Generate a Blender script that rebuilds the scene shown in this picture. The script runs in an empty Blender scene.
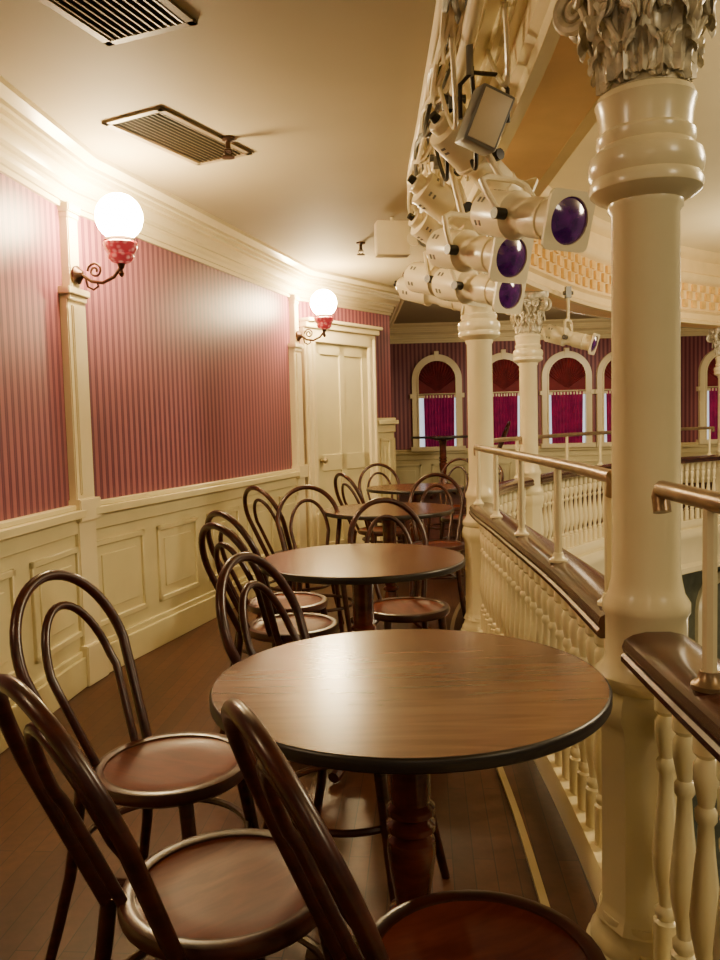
import bpy, bmesh, math, random
from mathutils import Vector, Matrix, Quaternion
random.seed(4)
S=bpy.context.scene
COL=S.collection
pi=math.pi
# ------------------------------------------------------------------ materials
def newmat(name):
    m=bpy.data.materials.new(name); m.use_nodes=True
    nt=m.node_tree; b=nt.nodes['Principled BSDF']
    return m,nt,b
def simple(name,col,rough=.5,metal=0,noise=.0,scale=8,coat=0,bump=0,spec=.5,emit=None,estr=0):
    m,nt,b=newmat(name)
    b.inputs['Roughness'].default_value=rough
    b.inputs['Metallic'].default_value=metal
    b.inputs['Coat Weight'].default_value=coat
    b.inputs['Coat Roughness'].default_value=.15
    b.inputs['Specular IOR Level'].default_value=spec
    tc=nt.nodes.new('ShaderNodeTexCoord')
    n=nt.nodes.new('ShaderNodeTexNoise'); n.inputs['Scale'].default_value=scale; n.inputs['Detail'].default_value=4
    nt.links.new(tc.outputs['Object'],n.inputs['Vector'])
    r=nt.nodes.new('ShaderNodeValToRGB')
    r.color_ramp.elements[0].position=.3; r.color_ramp.elements[1].position=.7
    r.color_ramp.elements[0].color=(*[c*(1-noise) for c in col],1)
    r.color_ramp.elements[1].color=(*[min(1,c*(1+noise)) for c in col],1)
    nt.links.new(n.outputs['Fac'],r.inputs['Fac']); nt.links.new(r.outputs['Color'],b.inputs['Base Color'])
    if bump:
        bp=nt.nodes.new('ShaderNodeBump'); bp.inputs['Strength'].default_value=bump; bp.inputs['Distance'].default_value=.01
        nt.links.new(n.outputs['Fac'],bp.inputs['Height']); nt.links.new(bp.outputs['Normal'],b.inputs['Normal'])
    if emit:
        b.inputs['Emission Color'].default_value=(*emit,1); b.inputs['Emission Strength'].default_value=estr
    return m
def grain(name,c1,c2,stretch,rough=.35,coat=.3,scale=6,spec=.5):
    m,nt,b=newmat(name)
    b.inputs['Roughness'].default_value=rough; b.inputs['Coat Weight'].default_value=coat; b.inputs['Coat Roughness'].default_value=.12
    b.inputs['Specular IOR Level'].default_value=spec
    tc=nt.nodes.new('ShaderNodeTexCoord'); mp=nt.nodes.new('ShaderNodeMapping'); mp.inputs['Scale'].default_value=stretch
    n=nt.nodes.new('ShaderNodeTexNoise'); n.inputs['Scale'].default_value=scale; n.inputs['Detail'].default_value=8; n.inputs['Distortion'].default_value=.6
    r=nt.nodes.new('ShaderNodeValToRGB'); r.color_ramp.elements[0].position=.35; r.color_ramp.elements[1].position=.68
    r.color_ramp.elements[0].color=(*c1,1); r.color_ramp.elements[1].color=(*c2,1)
    nt.links.new(tc.outputs['Object'],mp.inputs['Vector']); nt.links.new(mp.outputs['Vector'],n.inputs['Vector'])
    nt.links.new(n.outputs['Fac'],r.inputs['Fac']); nt.links.new(r.outputs['Color'],b.inputs['Base Color'])
    return m
def stripes(name,ca,cb,cc,period):
    m,nt,b=newmat(name); b.inputs['Roughness'].default_value=.42
    b.inputs['Specular IOR Level'].default_value=.35
    tc=nt.nodes.new('ShaderNodeTexCoord'); sp=nt.nodes.new('ShaderNodeSeparateXYZ')
    d=nt.nodes.new('ShaderNodeMath'); d.operation='DIVIDE'; d.inputs[1].default_value=period
    f=nt.nodes.new('ShaderNodeMath'); f.operation='FRACT'
    r=nt.nodes.new('ShaderNodeValToRGB'); cr=r.color_ramp; cr.interpolation='CONSTANT'
    cr.elements[0].position=0; cr.elements[0].color=(*ca,1)
    cr.elements[1].position=.50; cr.elements[1].color=(*cb,1)
    for p,c in((.68,cc),(.74,cb),(.92,cc)):
        e=cr.elements.new(p); e.color=(*c,1)
    nt.links.new(tc.outputs['Object'],sp.inputs[0]); nt.links.new(sp.outputs['X'],d.inputs[0]); nt.links.new(d.outputs[0],f.inputs[0])
    nt.links.new(f.outputs[0],r.inputs['Fac']); nt.links.new(r.outputs['Color'],b.inputs['Base Color'])
    return m
def planks(name):
    m,nt,b=newmat(name); b.inputs['Roughness'].default_value=.42
    b.inputs['Specular IOR Level'].default_value=.35
    tc=nt.nodes.new('ShaderNodeTexCoord'); mp=nt.nodes.new('ShaderNodeMapping'); mp.inputs['Rotation'].default_value=(0,0,pi/2+.08)
    br=nt.nodes.new('ShaderNodeTexBrick'); br.inputs['Scale'].default_value=1
    br.inputs['Brick Width'].default_value=.9; br.inputs['Row Height'].default_value=.06; br.inputs['Mortar Size'].default_value=.0014
    br.inputs['Color1'].default_value=(.125,.042,.019,1); br.inputs['Color2'].default_value=(.075,.025,.012,1); br.inputs['Mortar'].default_value=(.02,.008,.005,1)
    n=nt.nodes.new('ShaderNodeTexNoise'); n.inputs['Scale'].default_value=30
    mx=nt.nodes.new('ShaderNodeMix'); mx.data_type='RGBA'; mx.blend_type='MULTIPLY'; mx.inputs['Factor'].default_value=.6
    nt.links.new(tc.outputs['Object'],mp.inputs[0]); nt.links.new(mp.outputs[0],br.inputs['Vector'])
    nt.links.new(tc.outputs['Object'],n.inputs['Vector'])
    nt.links.new(br.outputs['Color'],mx.inputs['A']); nt.links.new(n.outputs['Fac'],mx.inputs['B'])
    nt.links.new(mx.outputs['Result'],b.inputs['Base Color'])
    return m
def redcup(name):
    m,nt,b=newmat(name); b.inputs['Roughness'].default_value=.12; b.inputs['Coat Weight'].default_value=.6
    tc=nt.nodes.new('ShaderNodeTexCoord'); v=nt.nodes.new('ShaderNodeTexVoronoi'); v.inputs['Scale'].default_value=34
    r=nt.nodes.new('ShaderNodeValToRGB'); r.color_ramp.elements[0].position=.15; r.color_ramp.elements[1].position=.5
    r.color_ramp.elements[0].color=(.62,.20,.17,1); r.color_ramp.elements[1].color=(.42,.03,.04,1)
    nt.links.new(tc.outputs['Object'],v.inputs['Vector']); nt.links.new(v.outputs['Distance'],r.inputs['Fac'])
    nt.links.new(r.outputs['Color'],b.inputs['Base Color']); nt.links.new(r.outputs['Color'],b.inputs['Emission Color']); b.inputs['Emission Strength'].default_value=.6
    return m
CREAM=simple('cream_paint',(.84,.74,.46),.22,noise=.03,scale=5,bump=.02)
CREAM2=simple('cream_wainscot_paint',(.72,.64,.36),.32,noise=.05,scale=4)
WALLP=stripes('striped_wallpaper',(.315,.112,.130),(.125,.036,.070),(.21,.07,.092),.056)
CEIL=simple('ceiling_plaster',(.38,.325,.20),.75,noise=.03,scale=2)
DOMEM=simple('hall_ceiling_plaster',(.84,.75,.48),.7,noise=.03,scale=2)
FLOORM=planks('wood_floor')
CHAIR=grain('mahogany_bentwood',(.032,.007,.004),(.068,.014,.008),(1,1,6),.30,.15,8,.4)
SEATM=grain('seat_veneer',(.10,.018,.010),(.155,.031,.016),(2,9,2),.38,.03,5,.22)
PEDM=grain('pedestal_mahogany',(.08,.013,.009),(.14,.026,.016),(2,2,6),.25,.2,5)
TOPM=grain('table_veneer',(.115,.050,.025),(.170,.078,.039),(1,9,2),.22,.05,4,.38)
EDGEM=simple('dark_table_edge',(.018,.012,.010),.35)
CAPM=grain('cap_rail_mahogany',(.030,.008,.006),(.070,.018,.012),(6,1,2),.22,.25,6)
BRONZE=simple('bronze_rail',(.27,.18,.10),.32,metal=.55,noise=.25,scale=10)
BRASS=simple('brass_strip',(.50,.42,.25),.35,metal=.8)
ORANGE=simple('ochre_paint',(.90,.58,.24),.5,noise=.05)
GOLD=simple('gold_leaf_paint',(.78,.48,.13),.45,noise=.2,scale=12)
TAN=simple('peach_yellow_paint',(.84,.64,.30),.5,noise=.04)
SILVER=simple('antique_gilt',(.60,.54,.39),.36,metal=.12,noise=.40,scale=30)
SPOTC=simple('cream_enamel',(.78,.69,.46),.28,noise=.04)
BLACK=simple('black_metal',(.02,.017,.015),.4,metal=.3)
GREY=simple('grey_metal',(.20,.20,.19),.4,metal=.5)
DARKM=simple('vent_dark',(.04,.032,.02),.6)
VENTM=simple('vent_metal',(.20,.155,.09),.5,metal=.1)
IRON=simple('wrought_bronze',(.06,.03,.018),.35,metal=.7)
REDG=redcup('red_patterned_glass')
GLOBE=simple('lit_opal_globe',(1,.9,.75),.4,emit=(1,.75,.40),estr=270)
LENS=simple('purple_gel',(.050,.005,.070),.05,coat=1,noise=.95,scale=22,emit=(.28,.02,.34),estr=.05)
GLASSW=simple('daylit_glass',(.6,.7,.8),.2,emit=(.72,.86,1),estr=.9)
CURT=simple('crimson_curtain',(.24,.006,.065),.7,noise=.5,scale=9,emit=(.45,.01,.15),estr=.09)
VAL=simple('dark_red_valance',(.16,.008,.016),.7,noise=.3)
CARPET=simple('dark_red_carpet',(.07,.02,.018),.9,noise=.3,scale=20)
LOWW=simple('lower_hall_paint',(.15,.16,.11),.6,noise=.2)
TEAL=simple('lower_hall_floor',(.05,.06,.05),.5,noise=.3)
# ------------------------------------------------------------------ mesh helpers
def obj(name,bm,mat,parent=None,smooth=True,mats=None):
    me=bpy.data.meshes.new(name); bmesh.ops.recalc_face_normals(bm,faces=bm.faces[:]); bm.to_mesh(me); bm.free()
    for m in (mats or [mat]): me.materials.append(m)
    if smooth:
        for p in me.polygons: p.use_smooth=True
        try: me.set_sharp_from_angle(angle=math.radians(38))
        except Exception: pass
    o=bpy.data.objects.new(name,me); COL.objects.link(o)
    if parent: o.parent=parent
    return o
def root(name,loc=(0,0,0),rz=0,label='',cat='',group=None,kind=None):
    e=bpy.data.objects.new(name,None); e.empty_display_size=.1; COL.objects.link(e)
    e.location=loc; e.rotation_euler=(0,0,rz); tag(e,label,cat,group,kind); return e
def tag(o,label='',cat='',group=None,kind=None):
    if label:o['label']=label
    if cat:o['category']=cat
    if group:o['group']=group
    if kind:o['kind']=kind
    return o
def struct(o,label=''):
    o['kind']='structure'
    if label:o['label']=label
    return o
def a_box(bm,lo,hi,M=None,mi=0):
    r=bmesh.ops.create_cube(bm,size=1)
    for v in r['verts']:
        v.co=Vector([(lo[i]+hi[i])/2+v.co[i]*(hi[i]-lo[i]) for i in range(3)])
        if M: v.co=M@v.co
    if mi:
        for f in set(f for v in r['verts'] for f in v.link_faces): f.material_index=mi
    return r['verts']
def a_tube(bm,pts,r,seg=10,closed=False,caps=True):
    pts=[Vector(p) for p in pts]; n=len(pts)
    rs=r if isinstance(r,(list,tuple)) else [r]*n
    prev=None; rings=[]
    for i,p in enumerate(pts):
        if closed: t=(pts[(i+1)%n]-pts[i-1])
        else: t=pts[min(i+1,n-1)]-pts[max(i-1,0)]
        t.normalize()
        if prev is None:
            u=t.orthogonal().normalized()
        else:
            u=prev-t*prev.dot(t); u.normalize()
        prev=u; w=t.cross(u)
        rings.append([bm.verts.new(p+(u*math.cos(2*pi*k/seg)+w*math.sin(2*pi*k/seg))*rs[i]) for k in range(seg)])
    for i in range(n if closed else n-1):
        A=rings[i]; B=rings[(i+1)%n]
        off=0
        if closed and i==n-1:
            off=min(range(seg),key=lambda o:(A[0].co-B[o].co).length)
        for k in range(seg):
            bm.faces.new((A[k],A[(k+1)%seg],B[(k+1+off)%seg],B[(k+off)%seg]))
    if not closed and caps:
        bm.faces.new(rings[0]); bm.faces.new(rings[-1])
def a_lathe(bm,prof,seg=32,M=None,mi=0):
    rings=[]
    for r,z in prof:
        if r<1e-5: rings.append([bm.verts.new((0,0,z))])
        else: rings.append([bm.verts.new((r*math.cos(2*pi*k/seg),r*math.sin(2*pi*k/seg),z)) for k in range(seg)])
    fs=[]
    for A,B in zip(rings,rings[1:]):
        if len(A)==1 and len(B)==1: continue
        for k in range(seg):
            k2=(k+1)%seg
            if len(A)==1: fs.append(bm.faces.new((A[0],B[k],B[k2])))
            elif len(B)==1: fs.append(bm.faces.new((A[k],A[k2],B[0])))
            else: fs.append(bm.faces.new((A[k],A[k2],B[k2],B[k])))
    for R in (rings[0],rings[-1]):
        if len(R)>2: fs.append(bm.faces.new(R))
    for f in fs: f.material_index=mi
    if M:
        for R in rings:
            for v in R: v.co=M@v.co
def tube(name,pts,r,mat,parent=None,seg=10,closed=False):
    bm=bmesh.new(); a_tube(bm,pts,r,seg,closed); return obj(name,bm,mat,parent)
def lathe(name,prof,mat,parent=None,seg=32,M=None):
    bm=bmesh.new(); a_lathe(bm,prof,seg,M); return obj(name,bm,mat,parent)
def box(name,lo,hi,mat,parent=None,bev=0,M=None):
    bm=bmesh.new(); a_box(bm,lo,hi,M)
    if bev: bmesh.ops.bevel(bm,geom=bm.edges[:],offset=bev,segments=2,affect='EDGES',profile=.5)
    return obj(name,bm,mat,parent)
def a_sweep(bm,path,prof,closedprof=True,mi=0):
    n=len(path); P=[Vector((p[0],p[1])) for p in path]; rings=[]
    for i in range(n):
        ts=[]
        if i>0: ts.append((P[i]-P[i-1]).normalized())
        if i<n-1: ts.append((P[i+1]-P[i]).normalized())
        ns=[Vector((t.y,-t.x)) for t in ts]
        m=ns[0] if len(ns)==1 else (ns[0]+ns[1]).normalized()
        k=1 if len(ns)==1 else 1/max(.3,m.dot(ns[0]))
        rings.append([bm.verts.new((P[i].x+m.x*o*k,P[i].y+m.y*o*k,z)) for o,z in prof])
    L=len(prof)
    for A,B in zip(rings,rings[1:]):
        for k in range(L if closedprof else L-1):
            f=bm.faces.new((A[k],A[(k+1)%L],B[(k+1)%L],B[k])); f.material_index=mi
    if closedprof:
        bm.faces.new(rings[0]); bm.faces.new(rings[-1])
def sweep(name,path,prof,mat,parent=None,closedprof=True):
    bm=bmesh.new(); a_sweep(bm,path,prof,closedprof); return obj(name,bm,mat,parent)
def clone(o,parent=None):
    c=o.copy(); COL.objects.link(c)
    if parent is not None:
        c.parent=parent
    for ch in o.children: clone(ch,c)
    return c
# ------------------------------------------------------------------ curve of the balcony edge
CP=[(.56,-2.2),(.58,-.2),(.60,1.05),(.628,1.77),(.662,2.5),(.675,3.5),(.70,4.6),(.93,5.65),(1.38,6.5),(2.15,7.6),(3.15,8.6),(4.35,9.45),(5.6,10.0),(7.0,10.3)]
def catmull(P,k=14):
    P=[Vector(p) for p in P]; out=[]
    for i in range(len(P)-1):
        p0=P[max(i-1,0)];p1=P[i];p2=P[i+1];p3=P[min(i+2,len(P)-1)]
        for j in range(k):
            t=j/k
            out.append(.5*((2*p1)+(p2-p0)*t+(2*p0-5*p1+4*p2-p3)*t*t+(3*p1-p0-3*p2+p3)*t**3))
    out.append(P[-1]); return out
CU=catmull(CP)
ACC=[0]
for a,b in zip(CU,CU[1:]): ACC.append(ACC[-1]+(b-a).length)
def at(s):
    s=max(0,min(ACC[-1],s))
    for i in range(len(CU)-1):
        if ACC[i+1]>=s:
            t=(s-ACC[i])/(ACC[i+1]-ACC[i]); p=CU[i].lerp(CU[i+1],t)
            a=max(0,i-1); b=min(len(CU)-1,i+2)
            d=(CU[b]-CU[a]).normalized(); return p,d
def s_of(pt):
    return ACC[min(range(len(CU)),key=lambda i:(CU[i]-Vector(pt)).length)]
def offs(s,o):
    p,d=at(s); return (p.x+d.y*o,p.y-d.x*o)
def seg_path(s0,s1,o=0,step=.2):
    n=max(1,int((s1-s0)/step)); return [offs(s0+(s1-s0)*i/n,o) for i in range(n+1)]
SE=ACC[-1]
# ------------------------------------------------------------------ room shell
H=2.6
W=[(-1.94,-2.2),(-1.42,4.0),(-.52,7.0),(.34,8.15),(.30,11.0),(7.2,11.0)]
names=['wall_left','wall_side','wall_door','wall_return','wall_back']
def seg_frame(i):
    a=Vector(W[i]); b=Vector(W[i+1]); d=b-a; return a,d.length,math.atan2(d.y,d.x)
for i,nm in enumerate(names):
    a,L,ang=seg_frame(i)
    o=box(nm,(-.0,0,0),(L,.12,H+.1),WALLP); o.location=(a.x,a.y,0); o.rotation_euler=(0,0,ang); struct(o,'rose and purple vertically striped wallpaper wall')
bm=bmesh.new()
edge=[offs(SE*i/90,.0) for i in range(91)]
poly=[(x,y) for x,y in W]+[(x,y) for x,y in reversed(edge)]
def a_poly(bm,poly,z0,z1):
    vs=[bm.verts.new((x,y,z1)) for x,y in poly]; f=bm.faces.new(vs)
    r=bmesh.ops.extrude_face_region(bm,geom=[f])
    for v in r['geom']:
        if isinstance(v,bmesh.types.BMVert): v.co.z=z0
a_poly(bm,poly,-.25,0)
bmesh.ops.triangulate(bm,faces=bm.faces[:])
struct(obj('floor',bm,FLOORM,smooth=False),'dark brown wooden plank floor')
bm=bmesh.new()
poly=[(x,y) for x,y in W]+[offs(SE*i/90,-.2) for i in range(90,-1,-1)]
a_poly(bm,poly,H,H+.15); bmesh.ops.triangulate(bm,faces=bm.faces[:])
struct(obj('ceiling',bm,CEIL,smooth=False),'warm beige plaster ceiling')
bm=bmesh.new(); poly=[offs(SE*i/90,.12) for i in range(91)]+[(9,10),(9,-2.2)]
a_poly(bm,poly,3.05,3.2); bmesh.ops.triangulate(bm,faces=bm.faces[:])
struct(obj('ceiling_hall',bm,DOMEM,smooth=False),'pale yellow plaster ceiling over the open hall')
bm=bmesh.new(); a_poly(bm,[(.33,8.45),(1.5,8.45),(2.3,9.2),(3.6,10.1),(5.4,10.7),(6.9,10.95),(.31,10.95)],0,.35)
bmesh.ops.triangulate(bm,faces=bm.faces[:])
struct(obj('floor_platform',bm,CARPET,smooth=False),'raised carpeted platform')
struct(box('floor_hall',(-1,-2.2,-3.4),(9,12,-3.3),TEAL),'dark floor of the hall below')
o=sweep('wall_lower',seg_path(0,SE,-.55,.3),[(-.1,-3.3),(0,-3.3),(0,-.25),(-.1,-.25)],LOWW); struct(o,'dark painted wall of the lower hall')
bm=bmesh.new()
s=1.0
while s<SE-.5:
    p,d=at(s); M=Matrix.Translation((p.x-d.y*.5,p.y+d.x*.5,0))@Matrix.Rotation(math.atan2(d.y,d.x),4,'Z')
    pts=[(-.42,0,-3.2),(-.42,0,-1.2)]+[(-.42*math.cos(t*pi/12),0,-1.2+.42*math.sin(t*pi/12)) for t in range(1,12)]+[(.42,0,-1.2),(.42,0,-3.2)]
    a_tube(bm,[M@Vector(q) for q in pts],.07,6); s+=1.15
struct(obj('trim_9',bm,CREAM),'cream arches of the lower hall')
corn=[(0,2.35),(.018,2.35),(.018,2.375),(.032,2.375),(.032,2.40),(.045,2.415),(.045,2.435),(.065,2.435),(.065,2.455),(.085,2.475),(.105,2.485),(.105,2.505),(.130,2.505),(.130,2.53),(.150,2.53),(.150,2.55),(.175,2.565),(.190,2.575),(.190,2.60),(0,2.60)]
struct(sweep('trim_1',W,corn,CREAM),'cream stepped crown moulding')
bp=seg_path(0,SE,0,.18)
ais=[(-.27,2.60),(-.27,2.57),(-.24,2.57),(-.24,2.52),(-.20,2.52),(-.20,2.47),(-.185,2.46),(-.185,2.42),(-.155,2.42),(-.155,2.34),(-.13,2.32),(-.13,2.27),(-.09,2.27),(-.09,2.60)]
struct(sweep('trim_2',bp,ais,CREAM),'cream stepped beam moulding')
struct(sweep('trim_3',bp,[(-.09,2.272),(.12,2.272),(.12,2.6),(-.09,2.6)],ORANGE),'ochre painted beam soffit')
fas=[(.12,2.27),(.17,2.27),(.18,2.30),(.15,2.32),(.15,2.38),(.18,2.40),(.14,2.42),(.14,2.70),(.17,2.72),(.19,2.76),(.19,2.80),(.15,2.82),(.15,2.95),(.20,2.98),(.23,3.02),(.23,3.05),(.12,3.05)]
struct(sweep('trim_4',bp,fas,TAN),'peach yellow balcony opening cornice')
bm=bmesh.new(); s=3.0
k=0
while s<SE-.2:
    p,d=at(s); M=Matrix.Translation((p.x,p.y,0))@Matrix.Rotation(math.atan2(d.y,d.x),4,'Z')
    a_box(bm,(-.04,-.165,2.44+(.09 if k%2 else 0)),(.04,-.135,2.52+(.09 if k%2 else 0)),M)
    if k%2==0: a_box(bm,(-.04,-.165,2.62),(.04,-.135,2.69),M)
    s+=.09; k+=1
struct(obj('trim_5',bm,GOLD,smooth=False),'gold dentil blocks on the cornice')
struct(sweep('trim_6',bp,[(0,.0),(.10,.0),(.13,-.04),(.13,-.10),(.10,-.14),(.10,-.38),(.14,-.42),(.14,-.48),(0,-.48)],CREAM),'cream balcony slab fascia')
struct(sweep('trim_7',seg_path(0,SE,0,.2),[(-.20,0),(-.178,0),(-.178,.012),(-.20,.012)],BRASS),'brass floor edging strip')
# ------------------------------------------------------------------ wainscot
def wains(idx,i,s0,s1,ztop=.86,lay=None):
    a,L,ang=seg_frame(i); bm=bmesh.new()
    a_box(bm,(s0,-.018,0),(s1,0,ztop))
    a_box(bm,(s0,-.05,0),(s1,0,.15)); a_box(bm,(s0,-.035,.15),(s1,0,.18))
    for lo,hi,dp in((ztop-.10,ztop-.02,.035),(ztop-.02,ztop+.02,.07),(ztop+.02,ztop+.045,.04)):
        a_box(bm,(s0,-dp,lo),(s1,0,hi))
    n=max(1,round((s1-s0)/.62)); w=(s1-s0)/n
    for k in range(n):
        x0=s0+k*w+.07; x1=s0+(k+1)*w-.07; z0=.25; z1=ztop-.16
        for (lx,lz,hx,hz) in((x0,z0,x1,z0+.03),(x0,z1-.03,x1,z1),(x0,z0,x0+.03,z1),(x1-.03,z0,x1,z1)):
            a_box(bm,(lx,-.034,lz),(hx,0,hz))
        a_box(bm,(x0+.08,-.026,z0+.08),(x1-.08,0,z1-.08))
    bmesh.ops.bevel(bm,geom=bm.edges[:],offset=.004,segments=1,affect='EDGES')
    o=obj('baseboard_'+idx,bm,CREAM2); o.location=(a.x,a.y,0); o.rotation_euler=(0,0,ang); struct(o,'cream panelled wainscot with chair rail')
L1=seg_frame(1)[1]; L2=seg_frame(2)[1]
wains('left',0,.0,seg_frame(0)[1])
wains('side',1,0,L1)
wains('door',2,1.12,L2,1.28)
wains('return',3,0,2.85,1.28)
wains('back',4,0,6.8,.86)
def pilaster(n,pt,ang):
    bm=bmesh.new()
    a_box(bm,(-.085,-.05,.0),(.085,.02,1.93)); a_box(bm,(-.055,-.062,.95),(.055,0,1.88))
    a_box(bm,(-.10,-.075,0),(.10,.02,.20)); a_box(bm,(-.10,-.075,.82),(.10,.02,.93))
    a_box(bm,(-.10,-.07,1.93),(.10,.02,1.965)); a_box(bm,(-.085,-.06,1.90),(.085,.02,1.93))
    a_box(bm,(-.045,-.05,1.965),(.045,.02,2.34)); a_box(bm,(-.06,-.065,2.33),(.06,.02,2.37)); a_box(bm,(-.05,-.055,2.30),(.05,.02,2.33))
    bmesh.ops.bevel(bm,geom=bm.edges[:],offset=.005,segments=2,affect='EDGES')
    o=obj('trim_%d'%n,bm,CREAM); o.location=(pt[0],pt[1],0); o.rotation_euler=(0,0,ang); struct(o,'cream wall pilaster')
angs=[seg_frame(i)[2] for i in range(5)]
PL1=(W[1][0],W[1][1]); PL2=(-.55,6.90)
pilaster(10,PL1,(angs[0]+angs[1])/2)
pilaster(11,PL2,angs[1])
# door
a,L,ang=seg_frame(2)
bm=bmesh.new()
D0,D1=.04,1.10
a_box(bm,(D0,-.06,0),(D0+.15,0,2.10)); a_box(bm,(D1-.11,-.06,0),(D1,0,2.10)); a_box(bm,(D0,-.06,2.0),(D1,0,2.12)); a_box(bm,(D0-.0,-.09,2.12),(D1+.03,0,2.17)); a_box(bm,(D0-.0,-.12,2.17),(D1+.05,0,2.20))
a_box(bm,(D0+.02,-.075,0),(D0+.05,0,2.08)); a_box(bm,(D0+.09,-.075,0),(D0+.12,0,2.08)); a_box(bm,(D1-.05,-.075,0),(D1-.02,0,2.08))
bmesh.ops.bevel(bm,geom=bm.edges[:],offset=.006,segments=2,affect='EDGES')
o=obj('trim_12',bm,CREAM); o.location=(a.x,a.y,0); o.rotation_euler=(0,0,ang); struct(o,'cream door casing')
bm=bmesh.new(); x0,x1=D0+.15,D1-.11
a_box(bm,(x0,-.02,.005),(x1,0,2.0))
xm=(x0+x1)/2
for (l,r_) in((x0,x0+.09),(xm-.04,xm+.04),(x1-.09,x1)): a_box(bm,(l,-.034,.005),(r_,0,2.0))
for (b_,t_) in((.005,.2),(.85,1.0),(1.9,2.0)): a_box(bm,(x0,-.034,b_),(x1,0,t_))
bmesh.ops.bevel(bm,geom=bm.edges[:],offset=.004,segments=1,affect='EDGES')
dr=obj('door_1',bm,CREAM2); dr.location=(a.x,a.y,0); dr.rotation_euler=(0,0,ang); struct(dr,'cream panelled door')
kb=lathe('knob',[(0,0),(.02,0),(.02,.008),(.01,.012),(.01,.03),(.025,.04),(.027,.052),(.018,.065),(0,.068)],BRASS,dr,20,Matrix.Translation((x0+.06,-.034,.95))@Matrix.Rotation(pi/2,4,'X'))
# ------------------------------------------------------------------ windows on back wall
def arch(bm,cx,w,z0,zs,th,y0,y1,n=20):
    inn=[(cx-w,z0)]+[(cx-w*math.cos(pi*k/n),zs+w*math.sin(pi*k/n)) for k in range(n+1)]+[(cx+w,z0)]
    W2=w+th
    out=[(cx-W2,z0)]+[(cx-W2*math.cos(pi*k/n),zs+W2*math.sin(pi*k/n)) for k in range(n+1)]+[(cx+W2,z0)]
    def V(p,y): return bm.verts.new((p[0],y,p[1]))
    I0=[V(p,y0) for p in inn];O0=[V(p,y0) for p in out];I1=[V(p,y1) for p in inn];O1=[V(p,y1) for p in out]
    for k in range(len(inn)-1):
        for A,B in((I0,O0),(O0,O1),(O1,I1),(I1,I0)): bm.faces.new((A[k],A[k+1],B[k+1],B[k]))
def archface(bm,cx,w,z0,zs,y,n=20,bottom=True):
    pts=([(cx-w,z0)] if z0<zs else [])+[(cx-w*math.cos(pi*k/n),zs+w*math.sin(pi*k/n)) for k in range(n+1)]+([(cx+w,z0)] if z0<zs else [])
    bm.faces.new([bm.verts.new((p[0],y,p[1])) for p in pts])
YB=11.0
for n,cx in enumerate((1.08,1.99,2.85,3.60,5.0)):
    bm=bmesh.new(); arch(bm,cx,.27,.93,1.85,.07,YB-.06,YB-.0); arch(bm,cx,.25,.93,1.85,.02,YB-.08,YB-.02)
    a_box(bm,(cx-.37,YB-.12,.88),(cx+.37,YB,.94)); a_box(bm,(cx-.27,YB-.06,1.60),(cx+.27,YB-.02,1.66))
    a_box(bm,(cx-.03,YB-.075,2.10),(cx+.03,YB,2.23))
    for sx in(-.37,.31): a_box(bm,(cx+sx,YB-.075,1.60),(cx+sx+.06,YB,1.66))
    w=struct(obj('window_%d'%(n+1),bm,CREAM),'cream framed round-arched window')
    bm=bmesh.new(); archface(bm,cx,.26,.94,1.85,YB-.008); obj('glass',bm,GLASSW,w,False)
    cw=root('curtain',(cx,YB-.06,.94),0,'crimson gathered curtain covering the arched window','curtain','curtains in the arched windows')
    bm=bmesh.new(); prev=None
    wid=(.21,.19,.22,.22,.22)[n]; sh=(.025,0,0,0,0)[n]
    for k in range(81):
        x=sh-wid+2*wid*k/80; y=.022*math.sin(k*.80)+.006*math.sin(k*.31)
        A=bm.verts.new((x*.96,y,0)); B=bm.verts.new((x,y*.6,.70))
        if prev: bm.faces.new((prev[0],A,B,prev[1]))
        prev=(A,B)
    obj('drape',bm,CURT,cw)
    bm=bmesh.new(); N=96; c0=bm.verts.new((0,.0,.74)); ring=[]
    for k in range(N+1):
        t=pi*k/N; ring.append(bm.verts.new((-.25*math.cos(t),.014*math.sin(k*1.05),.91+.25*math.sin(t))))
    base=[bm.verts.new((-.25,.0,.72)),bm.verts.new((.25,.0,.72))]
    for k in range(N): bm.faces.new((c0,ring[k],ring[k+1]))
    bm.faces.new((c0,base[0],ring[0])); bm.faces.new((c0,ring[-1],base[1])); bm.faces.new((base[0],c0,base[1]))
    obj('valance',bm,VAL,cw,False)
    tube('curtain_rod',[(-.25,-.005,.705),(.25,-.005,.705)],.008,BRASS,cw,8)
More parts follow.
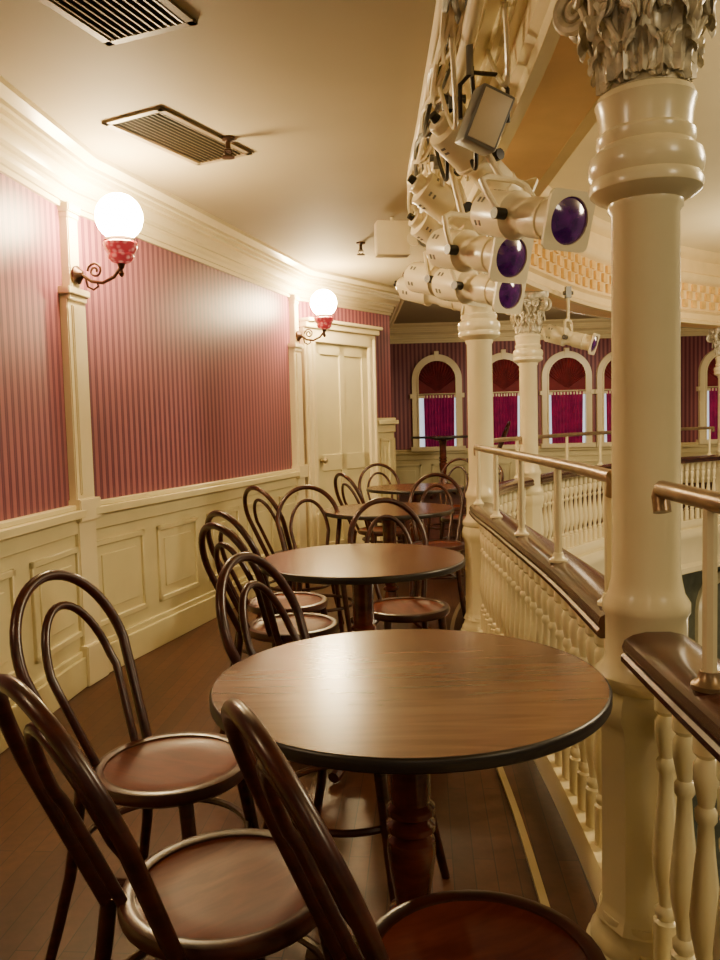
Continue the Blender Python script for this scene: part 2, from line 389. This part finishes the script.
# ------------------------------------------------------------------ columns
shaft=[(0,0),(.135,0),(.135,.05),(.125,.06),(.125,.075),(.115,.09),(.108,.11),(.108,.13),(.105,.14)]
sh2=[(.105,.66),(.112,.67),(.112,.69),(.095,.71),(.088,.73),(.088,.82),(.094,.83),(.094,.85),(.082,.87),(.076,.90),(.073,.93),(.071,1.70),(.078,1.71),(.078,1.722),(.088,1.727),(.104,1.735),(.116,1.745),(.119,1.76),(.113,1.772),(.118,1.782),(.121,1.80),(.117,1.82),(.105,1.83),(.098,1.838),(.103,1.85),(.103,1.862),(.095,1.87),(.097,1.90),(.101,1.92),(.105,1.932),(.100,1.945),(.088,1.952),(0,1.952)]
def build_column(near=True):
    c=root('column',(0,0,0))
    bm=bmesh.new(); a_lathe(bm,shaft,32); a_lathe(bm,[(.118,.12),(.105,.15),(.102,.16),(.102,.56),(.108,.58),(.118,.60),(.118,.63),(.108,.66)],8)
    obj('pedestal',bm,CREAM,c)
    lathe('shaft',sh2,CREAM,c,40)
    bm=bmesh.new(); a_lathe(bm,[(.082,1.95),(.084,2.0),(.094,2.08),(.112,2.16),(.128,2.21),(.128,2.22)],24)
    def leaf(ang,z0,h,wd,r0,lean,roll=1.3):
        M=Matrix.Rotation(ang,4,'Z'); N=30; rows=[]; p=Vector((r0,z0)); ln=h*1.30/N; K=14; cols=[-1+2*j/K for j in range(K+1)]
        for i in range(N+1):
            t=i/N
            a_=pi/2-lean*t if t<.55 else pi/2-lean*.55-(t-.55)/.45*pi*roll
            p=p+Vector((math.cos(a_),math.sin(a_)))*ln*(1 if t<.55 else .72)
            nrm=Vector((math.sin(a_),-math.cos(a_)))
            base=.62+.48*math.sin(pi*min(1,t*1.05)**.8)
            lob=1+.16*abs(math.sin(t*pi*3.5))-.08
            w=wd*.5*base*lob*(1 if t<.8 else 1-(t-.8)*2.2)
            row=[]
            for k in cols:
                cup=.010*abs(k)**2*math.cos(t*pi*7)
                dep=.004*math.cos(k*pi*4)-.012*abs(k)**2+cup+.006*math.exp(-(k/.14)**2)
                q=p+nrm*(dep)
                row.append(bm.verts.new(M@Vector((q.x,w*k,q.y))))
            rows.append(row)
        for A,B in zip(rows,rows[1:]):
            for k in range(K): bm.faces.new((A[k],A[k+1],B[k+1],B[k]))
    for k in range(8): leaf(k*pi/4,1.953,.095,.078,.088,.20)
    for k in range(8): leaf(k*pi/4+pi/8,1.960,.165,.088,.092,.22)
    def scroll(M,c,r0,sgn,plane,rad,turns,stem):
        pts=[];rs=[]
        for i in range(34):
            t=i/33; ang=t*turns*pi; rr=r0*(1-t*.88)
            u=rr*math.cos(-ang+pi*.75); v=rr*math.sin(-ang+pi*.75)
            pts.append(M@Vector((c[0]+(u if plane=='r' else 0),c[1]+(sgn*u if plane=='t' else 0)+(.004*t*sgn),c[2]+v))); rs.append(rad*(1-.55*t))
        a_tube(bm,[M@Vector(q) for q in stem]+pts,[rad*.7]*len(stem)+rs,8)
    for k in range(8):
        b=k//2*pi/2+pi/4+(.15 if k%2 else -.15); M=Matrix.Rotation(b,4,'Z')
        scroll(M,(.152,0,2.168),.050,1 if k%2 else -1,'r',.016,3.6,[(.10,0,2.03),(.104,0,2.11)])
    for k in range(16):
        M=Matrix.Rotation((k//2)*pi/4,4,'Z'); sg=1 if k%2 else -1
        if (k//2)%2==0: scroll(M,(.134,sg*.036,2.178),.032,-sg,'t',.011,3.2,[(.112,sg*.004,2.08)])
        else: scroll(M,(.124,sg*.030,2.10),.022,-sg,'t',.008,3.0,[(.104,sg*.004,2.03)])
    for k in range(4):
        M=Matrix.Rotation(k*pi/2,4,'Z')
        a_lathe(bm,[(0,-.012),(.024,-.006),(.030,.004),(.014,.016),(0,.02)],10,M@Matrix.Translation((.14,0,2.235))@Matrix.Rotation(pi/2,4,'Y'))
    obj('capital',bm,SILVER,c)
    bm=bmesh.new(); n=40; vs=[]
    for z,g in((2.222,0),(2.238,.008),(2.272,.008)):
        ring=[]
        for k in range(n):
            a_=2*pi*k/n; r=.135+.045*(abs(math.sin(2*a_))**3)*1.0+g
            ring.append(bm.verts.new((r*math.cos(a_),r*math.sin(a_),z)))
        vs.append(ring)
    for A,B in zip(vs,vs[1:]):
        for k in range(n): bm.faces.new((A[k],A[(k+1)%n],B[(k+1)%n],B[k]))
    bm.faces.new(vs[0]); bm.faces.new(vs[-1])
    obj('abacus',bm,SILVER,c)
    return c
cols_pts=[(.634,1.77),(.70,4.6),(1.38,6.5),(4.30,9.42)]
col0=build_column()
cl=[col0]+[clone(col0) for _ in range(3)]
for c,p in zip(cl,cols_pts):
    c.location=(p[0],p[1],0.0)
    tag(c,'cream cast column with ringed neck and leafy gilt capital','column','balcony columns')
# ------------------------------------------------------------------ railings
balp=[(0,.09),(.026,.09),(.026,.20),(.018,.205),(.023,.215),(.023,.225),(.015,.235),(.017,.26),(.027,.31),(.029,.34),(.024,.40),(.017,.47),(.014,.52),(.020,.53),(.020,.545),(.014,.555),(.017,.57),(.023,.60),(.023,.63),(.015,.645),(.024,.655),(.024,.74),(0,.74)]
def baluster_mesh():
    bm=bmesh.new(); a_lathe(bm,balp,10)
    o=obj('baluster',bm,CREAM); return o
bproto=baluster_mesh()
scol=[s_of(p) for p in cols_pts]
rng=[(0,scol[0]-.10),(scol[0]+.10,scol[1]-.10),(scol[1]+.10,scol[2]-.10),(scol[2]+.10,scol[3]-.10),(scol[3]+.10,SE-.1)]
capprof=[(-.070,.738),(.070,.738),(.078,.744),(.078,.756),(.072,.762),(.076,.775),(.070,.790),(.052,.800),(.025,.806),(-.025,.806),(-.052,.800),(-.070,.790),(-.076,.775),(-.072,.762),(-.078,.756),(-.078,.744)]
used=False
for ri,(s0,s1) in enumerate(rng):
    p,_=at(s0)
    R=root('balcony_railing',(p.x,p.y,0),0,'cream turned baluster railing with mahogany cap and bronze handrail','railing','balcony railing sections')
    inv=Matrix.Translation((-p.x,-p.y,0))
    def loc(o):
        o.data.transform(inv); return o
    pth=seg_path(s0,s1,0,.12)
    loc(sweep('cap_rail',pth,capprof,CAPM,R))
    loc(sweep('bottom_rail',pth,[(-.05,0),(.05,0),(.05,.07),(.04,.09),(-.04,.09),(-.05,.07)],CREAM,R))
    n=int((s1-s0-.1)/.105)
    for k in range(n+1):
        s=s0+.05+(s1-s0-.1)*k/n
        q,_=at(s)
        if not used: b=bproto; used=True
        else: b=bproto.copy(); COL.objects.link(b)
        b.parent=R; b.location=(q.x-p.x,q.y-p.y,0)
    u0=s0+.12; u1=s1-.02
    if ri==1: u0=s0+.04
    if ri==0: u1=s1-.12
    hp=[(x,y,1.12) for x,y in seg_path(u0,u1,-.03,.15)]
    hp=[(hp[0][0],hp[0][1]-.0,1.075),(hp[0][0],hp[0][1]-.010,1.105)]+hp+[(hp[-1][0],hp[-1][1]+.010,1.105),(hp[-1][0],hp[-1][1]+.0,1.075)]
    loc(tube('handrail',hp,.0175,BRONZE,R,12))
    m=max(1,round((u1-u0)/.72))
    for k in range(m+1):
        s=u0+.03+(u1-u0-(.265 if ri==0 else .1))*k/m
        x,y=offs(s,-.03)
        loc(tube('post',[(x,y,.80),(x,y,1.11)],.0125,CREAM,R,8))
        loc(lathe('post_foot',[(0,0),(.030,0),(.030,.008),(.02,.016),(.016,.03),(0,.03)],BRONZE if ri==0 else CREAM,R,16,Matrix.Translation((x,y,.803))))
# ------------------------------------------------------------------ chairs
def build_chair():
    c=root('bentwood_chair')
    k_=.95
    lathe('seat',[(0,.452),(.10*k_,.452),(.155*k_,.456),(.168*k_,.461),(.168*k_,.444),(0,.440)],SEATM,c,40)
    lathe('seat_rim',[(r*k_,z) for r,z in [(.165,.435),(.190,.433),(.198,.440),(.200,.452),(.195,.464),(.182,.468),(.168,.464),(.165,.455),(.165,.435)]],CHAIR,c,40)
    def px(z): return -.165-(z-.44)*.40
    pts=[]
    for k in range(9):
        z=.43+.27*k/8; pts.append((px(z),-(.130+.052*(z-.43)/.27),z))
    for k in range(1,24):
        a_=pi*k/24; z=.70+.20*math.sin(a_); pts.append((px(z),-.182*math.cos(a_),z))
    for k in range(9):
        z=.70-.27*k/8; pts.append((px(z),(.130+.052*(z-.43)/.27),z))
    tube('backrest',pts,.0135,CHAIR,c,10)
    pts=[]
    for k in range(7):
        z=.45+.20*k/6; pts.append((px(z)+.01,-(.072+.038*(z-.45)/.20),z))
    for k in range(1,20):
        a_=pi*k/20; z=.65+.175*math.sin(a_); pts.append((px(z)+.004,-.110*math.cos(a_),z))
    for k in range(7):
        z=.65-.20*k/6; pts.append((px(z)+.01,(.072+.038*(z-.45)/.20),z))
    tube('backrest_inner_hoop',pts,.0105,CHAIR,c,10)
    for sy in(-1,1):
        L=[(-.162,sy*.130,.45),(-.172,sy*.138,.36),(-.193,sy*.150,.22),(-.222,sy*.164,.10),(-.248,sy*.178,.0)]
        tube('leg',L,[.0145,.0145,.014,.013,.012],CHAIR,c,10)
        L=[(.112,sy*.118,.44),(.126,sy*.126,.34),(.146,sy*.138,.20),(.168,sy*.154,.08),(.182,sy*.166,.0)]
        tube('leg',L,[.017,.016,.0145,.0135,.012],CHAIR,c,10)
    tube('leg_ring',[(-.03+.202*math.cos(2*pi*k/36),.202*math.sin(2*pi*k/36),.27) for k in range(36)],.0095,CHAIR,c,8,True)
    return c
chairs=[
 (-.47,1.88,-21,'w'),
 (-.25,1.36,42,''),
 (.160,1.13,25,''),
 (-.025,2.07,-25,''),
 (-.29,3.20,42,'a'),
 (-.35,3.64,42,'a'),
 (.19,3.46,-76,''),
 (-.38,5.02,42,'a'),
 (-.25,4.40,-78,''),
 (.16,6.08,30,'a'),
 (.22,6.88,-80,''),
 (.50,5.24,-95,''),
 (.86,6.70,215,''),
 (.82,7.6,-120,''),
 (1.50,9.85,175,''),
]
ch0=build_chair(); first=True
for i,(x,y,t,_) in enumerate(chairs):
    c=ch0 if first else clone(ch0); first=False
    c.location=(x,y,.35 if y>8.5 else 0); c.rotation_euler=(0,0,math.radians(t))
    lab='dark mahogany bentwood chair with round seat at a cafe table'
    if _=='w': lab='dark mahogany bentwood chair standing by the panelled wall'
    if _=='a': lab='dark bentwood chair with double hoop back angled beside table'
    tag(c,lab,'chair','bentwood chairs along the balcony')
# ------------------------------------------------------------------ tables
def build_table():
    t=root('cafe_table')
    lathe('table_top',[(0,.731),(.384,.731),(.387,.7495),(.3855,.7525),(0,.7525)],TOPM,t,72)
    lathe('table_edge',[(.382,.728),(.388,.728),(.391,.731),(.3915,.740),(.391,.748),(.388,.752),(.3855,.7528),(.382,.733)],EDGEM,t,72)
    lathe('pedestal',[(0,.715),(.11,.715),(.11,.703),(.05,.692),(.042,.66),(.040,.60),(.042,.52),(.040,.50),(.050,.490),(.050,.478),(.034,.468),(.050,.456),(.050,.444),(.034,.434),(.048,.422),(.050,.40),(.044,.35),(.036,.30),(.034,.285),(.048,.275),(.048,.262),(.034,.25),(.048,.20),(.060,.16),(.060,.10),(.04,.085),(0,.085)],PEDM,t,28)
    lathe('mounting_plate',[(0,.731),(.16,.731),(.16,.715),(0,.715)],EDGEM,t,28)
    for k in range(4):
        M=Matrix.Rotation(k*pi/2+pi/4,4,'Z'); bm=bmesh.new()
        P=[(.03,.15),(.10,.14),(.18,.10),(.25,.055),(.30,.03),(.32,.025)]
        a_tube(bm,[M@Vector((r,0,z)) for r,z in P],[.034,.032,.028,.024,.024,.022],8)
        obj('leg',bm,CHAIR,t)
    return t
tb0=build_table()
for i,(x,y,z,r) in enumerate([(.085,1.57,0,0),(.0,3.03,0,.4),(.17,4.80,0,.1),(.44,6.40,0,.7),(1.02,9.75,.35,.2)]):
    t=tb0 if i==0 else clone(tb0)
    t.location=(x,y,z); t.rotation_euler=(0,0,r)
    tag(t,'round brown wood-grain cafe table on dark turned pedestal','table','round cafe tables')
# ------------------------------------------------------------------ wall sconces
def build_sconce():
    s=root('wall_sconce')
    lathe('backplate',[(0,0),(.045,0),(.045,.01),(.03,.02),(.018,.035),(0,.04)],IRON,s,20,Matrix.Rotation(pi/2,4,'X'))
    bm=bmesh.new()
    a_tube(bm,[(0,-.03,0),(0,-.08,-.035),(0,-.14,-.045),(0,-.20,-.02),(0,-.235,.02),(0,-.24,.05)],.009,8)
    sp=[]
    for i in range(20):
        t=i/19; a_=t*3.2*pi; r=.04*(1-.8*t); sp.append((0,-.10+r*math.cos(a_),.015+r*math.sin(a_)))
    a_tube(bm,sp,.006,6)
    sp=[(0,-.05,-.02),(0,-.06,-.06),(0,-.09,-.075),(0,-.115,-.06),(0,-.11,-.045)]
    a_tube(bm,sp,.006,6)
    obj('arm',bm,IRON,s)
    T=Matrix.Translation((0,-.24,0))
    lathe('finial',[(0,-.075),(.010,-.068),(.014,-.055),(.006,-.04),(.014,-.03),(.020,-.01),(.03,0)],IRON,s,16,T@Matrix.Translation((0,0,.05)))
    lathe('shade_holder',[(.024,.04),(.045,.048),(.060,.062),(.064,.078),(.058,.086),(.066,.092),(.080,.112),(.083,.135),(.078,.142),(0,.142)],REDG,s,28,T)
    lathe('gallery',[(.06,.141),(.076,.148),(.070,.160),(.05,.166)],IRON,s,28,T)
    lathe('lamp_shade',[(.05,.162)]+[(.112*math.sin(a_),.262-.112*math.cos(a_)) for a_ in [math.radians(d) for d in range(30,180,10)]]+[(0,.374)],GLOBE,s,32,T)
    return s
sc=build_sconce(); sc2=clone(sc)
def norm_in(ang): return (math.sin(ang),-math.cos(ang))
for s,pt,an in((sc,PL1,(angs[0]+angs[1])/2),(sc2,PL2,angs[1])):
    n=norm_in(an); s.location=(pt[0]+n[0]*.055,pt[1]+n[1]*.055,2.03); s.rotation_euler=(0,0,an)
    tag(s,'wrought bronze wall sconce with red glass cup and lit globe','wall lamp','wall sconces')
def plight(loc,power,col=(1,.76,.45),r=.11):
    l=bpy.data.lights.new('fill_light','POINT'); l.energy=power; l.color=col; l.shadow_soft_size=r  # unseen fill light with no lamp body; the sconce globes emit their own
    o=bpy.data.objects.new('fill_light',l); o.location=loc; COL.objects.link(o); return o
# ------------------------------------------------------------------ ceiling vents
def vent(cx,cy,L,Wd,ang):
    v=root('ceiling_vent',(cx,cy,H),ang,'bronze painted rectangular louvred ceiling air vent','air vent','ceiling air vents')
    bm=bmesh.new(); t=.028
    for lo,hi in(((-L/2,-Wd/2),(L/2,-Wd/2+t)),((-L/2,Wd/2-t),(L/2,Wd/2)),((-L/2,-Wd/2),(-L/2+t,Wd/2)),((L/2-t,-Wd/2),(L/2,Wd/2))):
        a_box(bm,(lo[0],lo[1],-.012),(hi[0],hi[1],0))
    obj('frame',bm,VENTM,v,False)
    box('duct_back',(-L/2+t,-Wd/2+t,-.002),(L/2-t,Wd/2-t,-.0005),DARKM,v)
    bm=bmesh.new(); n=11
    for k in range(n):
        y=-Wd/2+t+(Wd-2*t)*(k+.5)/n
        a_box(bm,(-L/2+t,-.009,-.0012),(L/2-t,.009,.0012),Matrix.Translation((0,y,-.009))@Matrix.Rotation(.45,4,'X'))
    obj('louvers',bm,VENTM,v,False)
vent(-.78,3.78,.66,.33,math.atan2(.56,.29))
vent(-.78,2.50,.64,.36,math.atan2(.93,.37))
def sprinkler(x,y,lab):
    s=root('sprinkler_head',(x,y,H),0,lab,'sprinkler')
    lathe('collar',[(0,0),(.035,0),(.033,-.01),(.015,-.016),(0,-.016)],IRON,s,20)
    lathe('nozzle',[(0,-.016),(.012,-.016),(.012,-.05),(.02,-.055),(.02,-.06),(0,-.06)],IRON,s,12)
    lathe('deflector',[(0,-.085),(.03,-.085),(.03,-.09),(0,-.092)],IRON,s,16)
    bm=bmesh.new()
    for sg in(-1,1): a_tube(bm,[(sg*.012,0,-.055),(sg*.018,0,-.07),(0,0,-.087)],.003,6)
    obj('bracket',bm,IRON,s)
sprinkler(-.57,3.80,'dark metal sprinkler head on the ceiling by a vent')
sprinkler(.05,6.0,'dark metal sprinkler head on the plain ceiling')
e=root('emergency_light',(.25,5.3,H),.15,'cream hanging emergency light box under the ceiling','emergency light')
box('housing',(-.11,-.05,-.25),(.11,.05,-.03),SPOTC,e,.01)
tube('stem',[(0,0,-.04),(0,0,0)],.012,SPOTC,e,8)
lathe('lamp_head',[(0,0),(.03,0),(.045,.03),(.045,.045),(0,.05)],SPOTC,e,20,Matrix.Translation((.13,-.03,-.15))@Matrix.Rotation(pi/2,4,'X'))
# ------------------------------------------------------------------ lighting pipe + spotlights
sp0,sp1=s_of((.60,1.05)),s_of((.9,5.6))
pp=root('lighting_pipe',(0,0,0),0,'cream stage lighting pipe hung below the ceiling','pipe')
ppts=[(x,y,2.42) for x,y in seg_path(sp0,sp1,-.30,.2)]
tube('pipe',ppts,.024,SPOTC,pp,12)
tube('conduit',[(x-.07,y,2.56) for x,y,z in ppts],.020,SPOTC,pp,10)
for k in range(2,len(ppts),5):
    x,y,z=ppts[k]; tube('hanger',[(x,y,2.42),(x,y,2.6)],.009,BLACK,pp,8)
cb=root('power_cables',(0,0,0),0,'bundle of cream and black cables looped along the pipe','cable')
def smooth(pts,m=5):
    cu=[Vector(p) for p in pts]; sm=[]
    for i in range(len(cu)-1):
        p0=cu[max(i-1,0)];p1=cu[i];p2=cu[i+1];p3=cu[min(i+2,len(cu)-1)]
        for q in range(m):
            t=q/m; sm.append(.5*((2*p1)+(p2-p0)*t+(2*p0-5*p1+4*p2-p3)*t*t+(3*p1-p0-3*p2+p3)*t**3))
    sm.append(cu[-1]); return sm
for j in range(10):
    pts=[]
    for k,(x,y,z) in enumerate(ppts):
        pts.append((x+.035*math.sin(k*.9+j*1.7)-.045,y,z+.05+.05*math.cos(k*1.3+j*2.1)))
    tube('cable',smooth(pts),.010,BLACK if j==1 else (GREY if j in(4,7) else SPOTC),cb,6)
for j,(y0,dy,dr_) in enumerate(((2.5,.35,.20),(2.9,.4,.24),(3.2,.5,.20),(3.6,.4,.18),(4.0,.5,.2),(2.70,.30,.28),(3.05,.25,.22),(2.3,.3,.16))):
    x0=.31+.018*j
    tube('cable',smooth([(x0,y0,2.42),(x0+.02,y0+dy*.25,2.42-dr_*.7),(x0+.03,y0+dy*.5,2.42-dr_),(x0+.02,y0+dy*.75,2.42-dr_*.7),(x0,y0+dy,2.42)]),.008,BLACK if j in(1,5) else SPOTC,cb,6)
def spotlight(pos,aim,pipe_z=2.42,scale=1.0,pipe=None,lab='cream theatrical spotlight with purple gel aimed over the railing'):
    r=root('stage_spotlight',pos,0,lab,'spotlight','stage spotlights')
    d=Vector(aim).normalized(); q=d.to_track_quat('Z','Y').to_matrix().to_4x4()@Matrix.Scale(scale,4)
    bm=bmesh.new()
    a_lathe(bm,[(0,-.25),(.040,-.25),(.045,-.245),(.045,-.212),(.078,-.205),(.080,-.20),(.080,-.045),(.084,-.043),(.084,-.03),(.080,-.028),(.066,-.010),(.062,.0),(.062,.045),(.066,.05),(.068,.055),(.068,.14),(.072,.143),(.072,.150),(.068,.153),(.068,.212),(.084,.216),(.084,.235),(0,.235)],28,q)
    obj('body',bm,SPOTC,r)
    bm=bmesh.new()
    for k in range(6):
        M=q@Matrix.Rotation(k*pi/3+.5,4,'Z'); a_box(bm,(.074,-.010,-.178),(.0812,.010,-.168),M); a_box(bm,(.074,-.010,-.155),(.0812,.010,-.145),M)
    obj('vent_slots',bm,GREY,r,False)['kind']='stuff'
    lathe('rear_knob',[(0,-.285),(.018,-.28),(.020,-.252),(0,-.252)],BLACK,r,14,q)
    bm=bmesh.new(); n=48; a=.094; rings=[]
    for z in(.236,.246):
        inn=[];out=[]
        for k in range(n):
            t=2*pi*(k+.5)/n; c,s_=math.cos(t),math.sin(t); m=min(a/max(abs(c),abs(s_)),.122)
            inn.append(bm.verts.new(q@Vector((.075*c,.075*s_,z)))); out.append(bm.verts.new(q@Vector((m*c,m*s_,z))))
        rings.append((inn,out))
    for k in range(n):
        k2=(k+1)%n; (I0,O0),(I1,O1)=rings
        for A,B in((I0,O0),(O0,O1),(O1,I1),(I1,I0)): bm.faces.new((A[k],A[k2],B[k2],B[k]))
    obj('color_frame',bm,SPOTC,r,False)
    lathe('lens',[(0,.262),(.03,.257),(.055,.248),(.074,.239),(.074,.236),(0,.236)],LENS,r,28,q)
    side=d.cross(Vector((0,0,1))).normalized(); w=.10*scale
    up=(pipe_z-pos[2])
    tx,ty=(pipe[0]-pos[0],pipe[1]-pos[1]) if pipe else (0,0)
    U=Vector((tx,ty,up)).normalized()*.155*scale
    A=side*w; B=-side*w
    tube('yoke',[A,A*1.02+U*.5,A*.95+U*.88,A*.6+U,B*.6+U,B*.95+U*.88,B*1.02+U*.5,B],.0115,SPOTC,r,8)
    tube('drop_stem',[U,Vector((tx,ty,up))],.013,SPOTC,r,8)
    for sg in(-1,1):
        M=Matrix.Translation(side*sg*w)@side.to_track_quat('Z','Y').to_matrix().to_4x4()
        lathe('knob',[(0,-.022),(.020,-.022),(.020,.022),(0,.022)],BLACK,r,12,M)
    bm=bmesh.new(); a_box(bm,(-.022,-.025,-.06),(.022,.025,.03)); a_lathe(bm,[(0,-.04),(.016,-.04),(.016,.04),(0,.04)],8,Matrix.Translation((0,0,-.02))@Matrix.Rotation(pi/2,4,'Y'))
    for v in bm.verts: v.co+=Vector((tx,ty,up))
    obj('clamp',bm,GREY,r,False)
def pipe_at(y):
    return min(ppts,key=lambda p:abs(p[1]-y))
for pos,aim,sc_ in [((.585,2.82,1.965),(.44,-.85,-.29),1),((.47,3.26,1.94),(.50,-.82,-.27),1),((.56,3.86,1.90),(.58,-.77,-.24),1),
                ((.44,3.48,2.15),(.80,.30,-.52),.9),((.46,4.25,2.00),(.66,-.70,-.26),1),((.47,4.75,2.02),(.80,-.50,-.30),1),((.46,2.98,2.20),(.70,.50,-.50),.9),
                ((.46,4.05,2.16),(.80,.40,-.45),.85)]:
    spotlight(pos,aim,pipe=pipe_at(pos[1]),scale=sc_)
spotlight((1.72,6.55,1.92),(.8,-.5,-.3),pipe_z=2.3,scale=.9,lab='cream theatrical spotlight hung beneath the far beam')
fl=root('flood_light',(.41,2.52,2.18),.25,'grey square floodlight with black yoke on the pipe','flood light')
M=Matrix.Rotation(.35,4,'Y')@Matrix.Rotation(.2,4,'X')
box('housing',(-.055,-.05,-.085),(.055,.05,.085),GREY,fl,.008,M)
box('reflector_face',(-.045,-.056,-.073),(.045,-.049,.073),SPOTC,fl,0,M)
tube('yoke',[(-.078,0,0),(-.078,0,.10),(-.04,.0,.14),(.04,.0,.14),(.078,0,.10),(.078,0,0)],.007,BLACK,fl,8)
tube('clamp',[(-.045,0,.13),(-.045,0,.25)],.012,GREY,fl,8)
# ------------------------------------------------------------------ added fill lights
plight((-1.60,.7,2.25),24,r=.12)  # added light by the left wall, out of view, no sconce built here
plight((3.6,3.2,2.7),300,(1,.80,.51),.35)  # added light over the open hall
plight((2.3,-.6,2.6),70,(1,.80,.51),.3)  # added to brighten the near column and balusters
plight((3.9,7.2,2.3),75,(1,.80,.51),.3)
plight((2.5,9.3,2.3),8,(1,.75,.45),.15)
plight((1.2,8.9,2.35),4,(1,.75,.45),.15)
plight((4.2,6.5,-1.2),80,(1,.75,.46),.2)
plight((.1,-1.2,2.3),10,(1,.78,.50),.3)  # weak fill added behind the camera
wd=bpy.data.worlds.new('world'); S.world=wd; wd.use_nodes=True
bg=wd.node_tree.nodes['Background']; bg.inputs[0].default_value=(1,.84,.58,1); bg.inputs[1].default_value=.12
# ------------------------------------------------------------------ camera
cam=bpy.data.cameras.new('camera'); cam.lens=30; cam.sensor_width=36; cam.clip_start=.02
co=bpy.data.objects.new('camera',cam); COL.objects.link(co); S.camera=co
p=math.radians(3.93); rr=math.radians(1.5)
fwd=Vector((0,math.cos(p),-math.sin(p))); up=Vector((0,math.sin(p),math.cos(p))); rt=Vector((1,0,0))
rt2=rt*math.cos(rr)-up*math.sin(rr); up2=rt*math.sin(rr)+up*math.cos(rr)
Mx=Matrix((rt2,up2,-fwd)).transposed().to_4x4(); Mx.translation=(0,0,1.26)
co.matrix_world=Mx
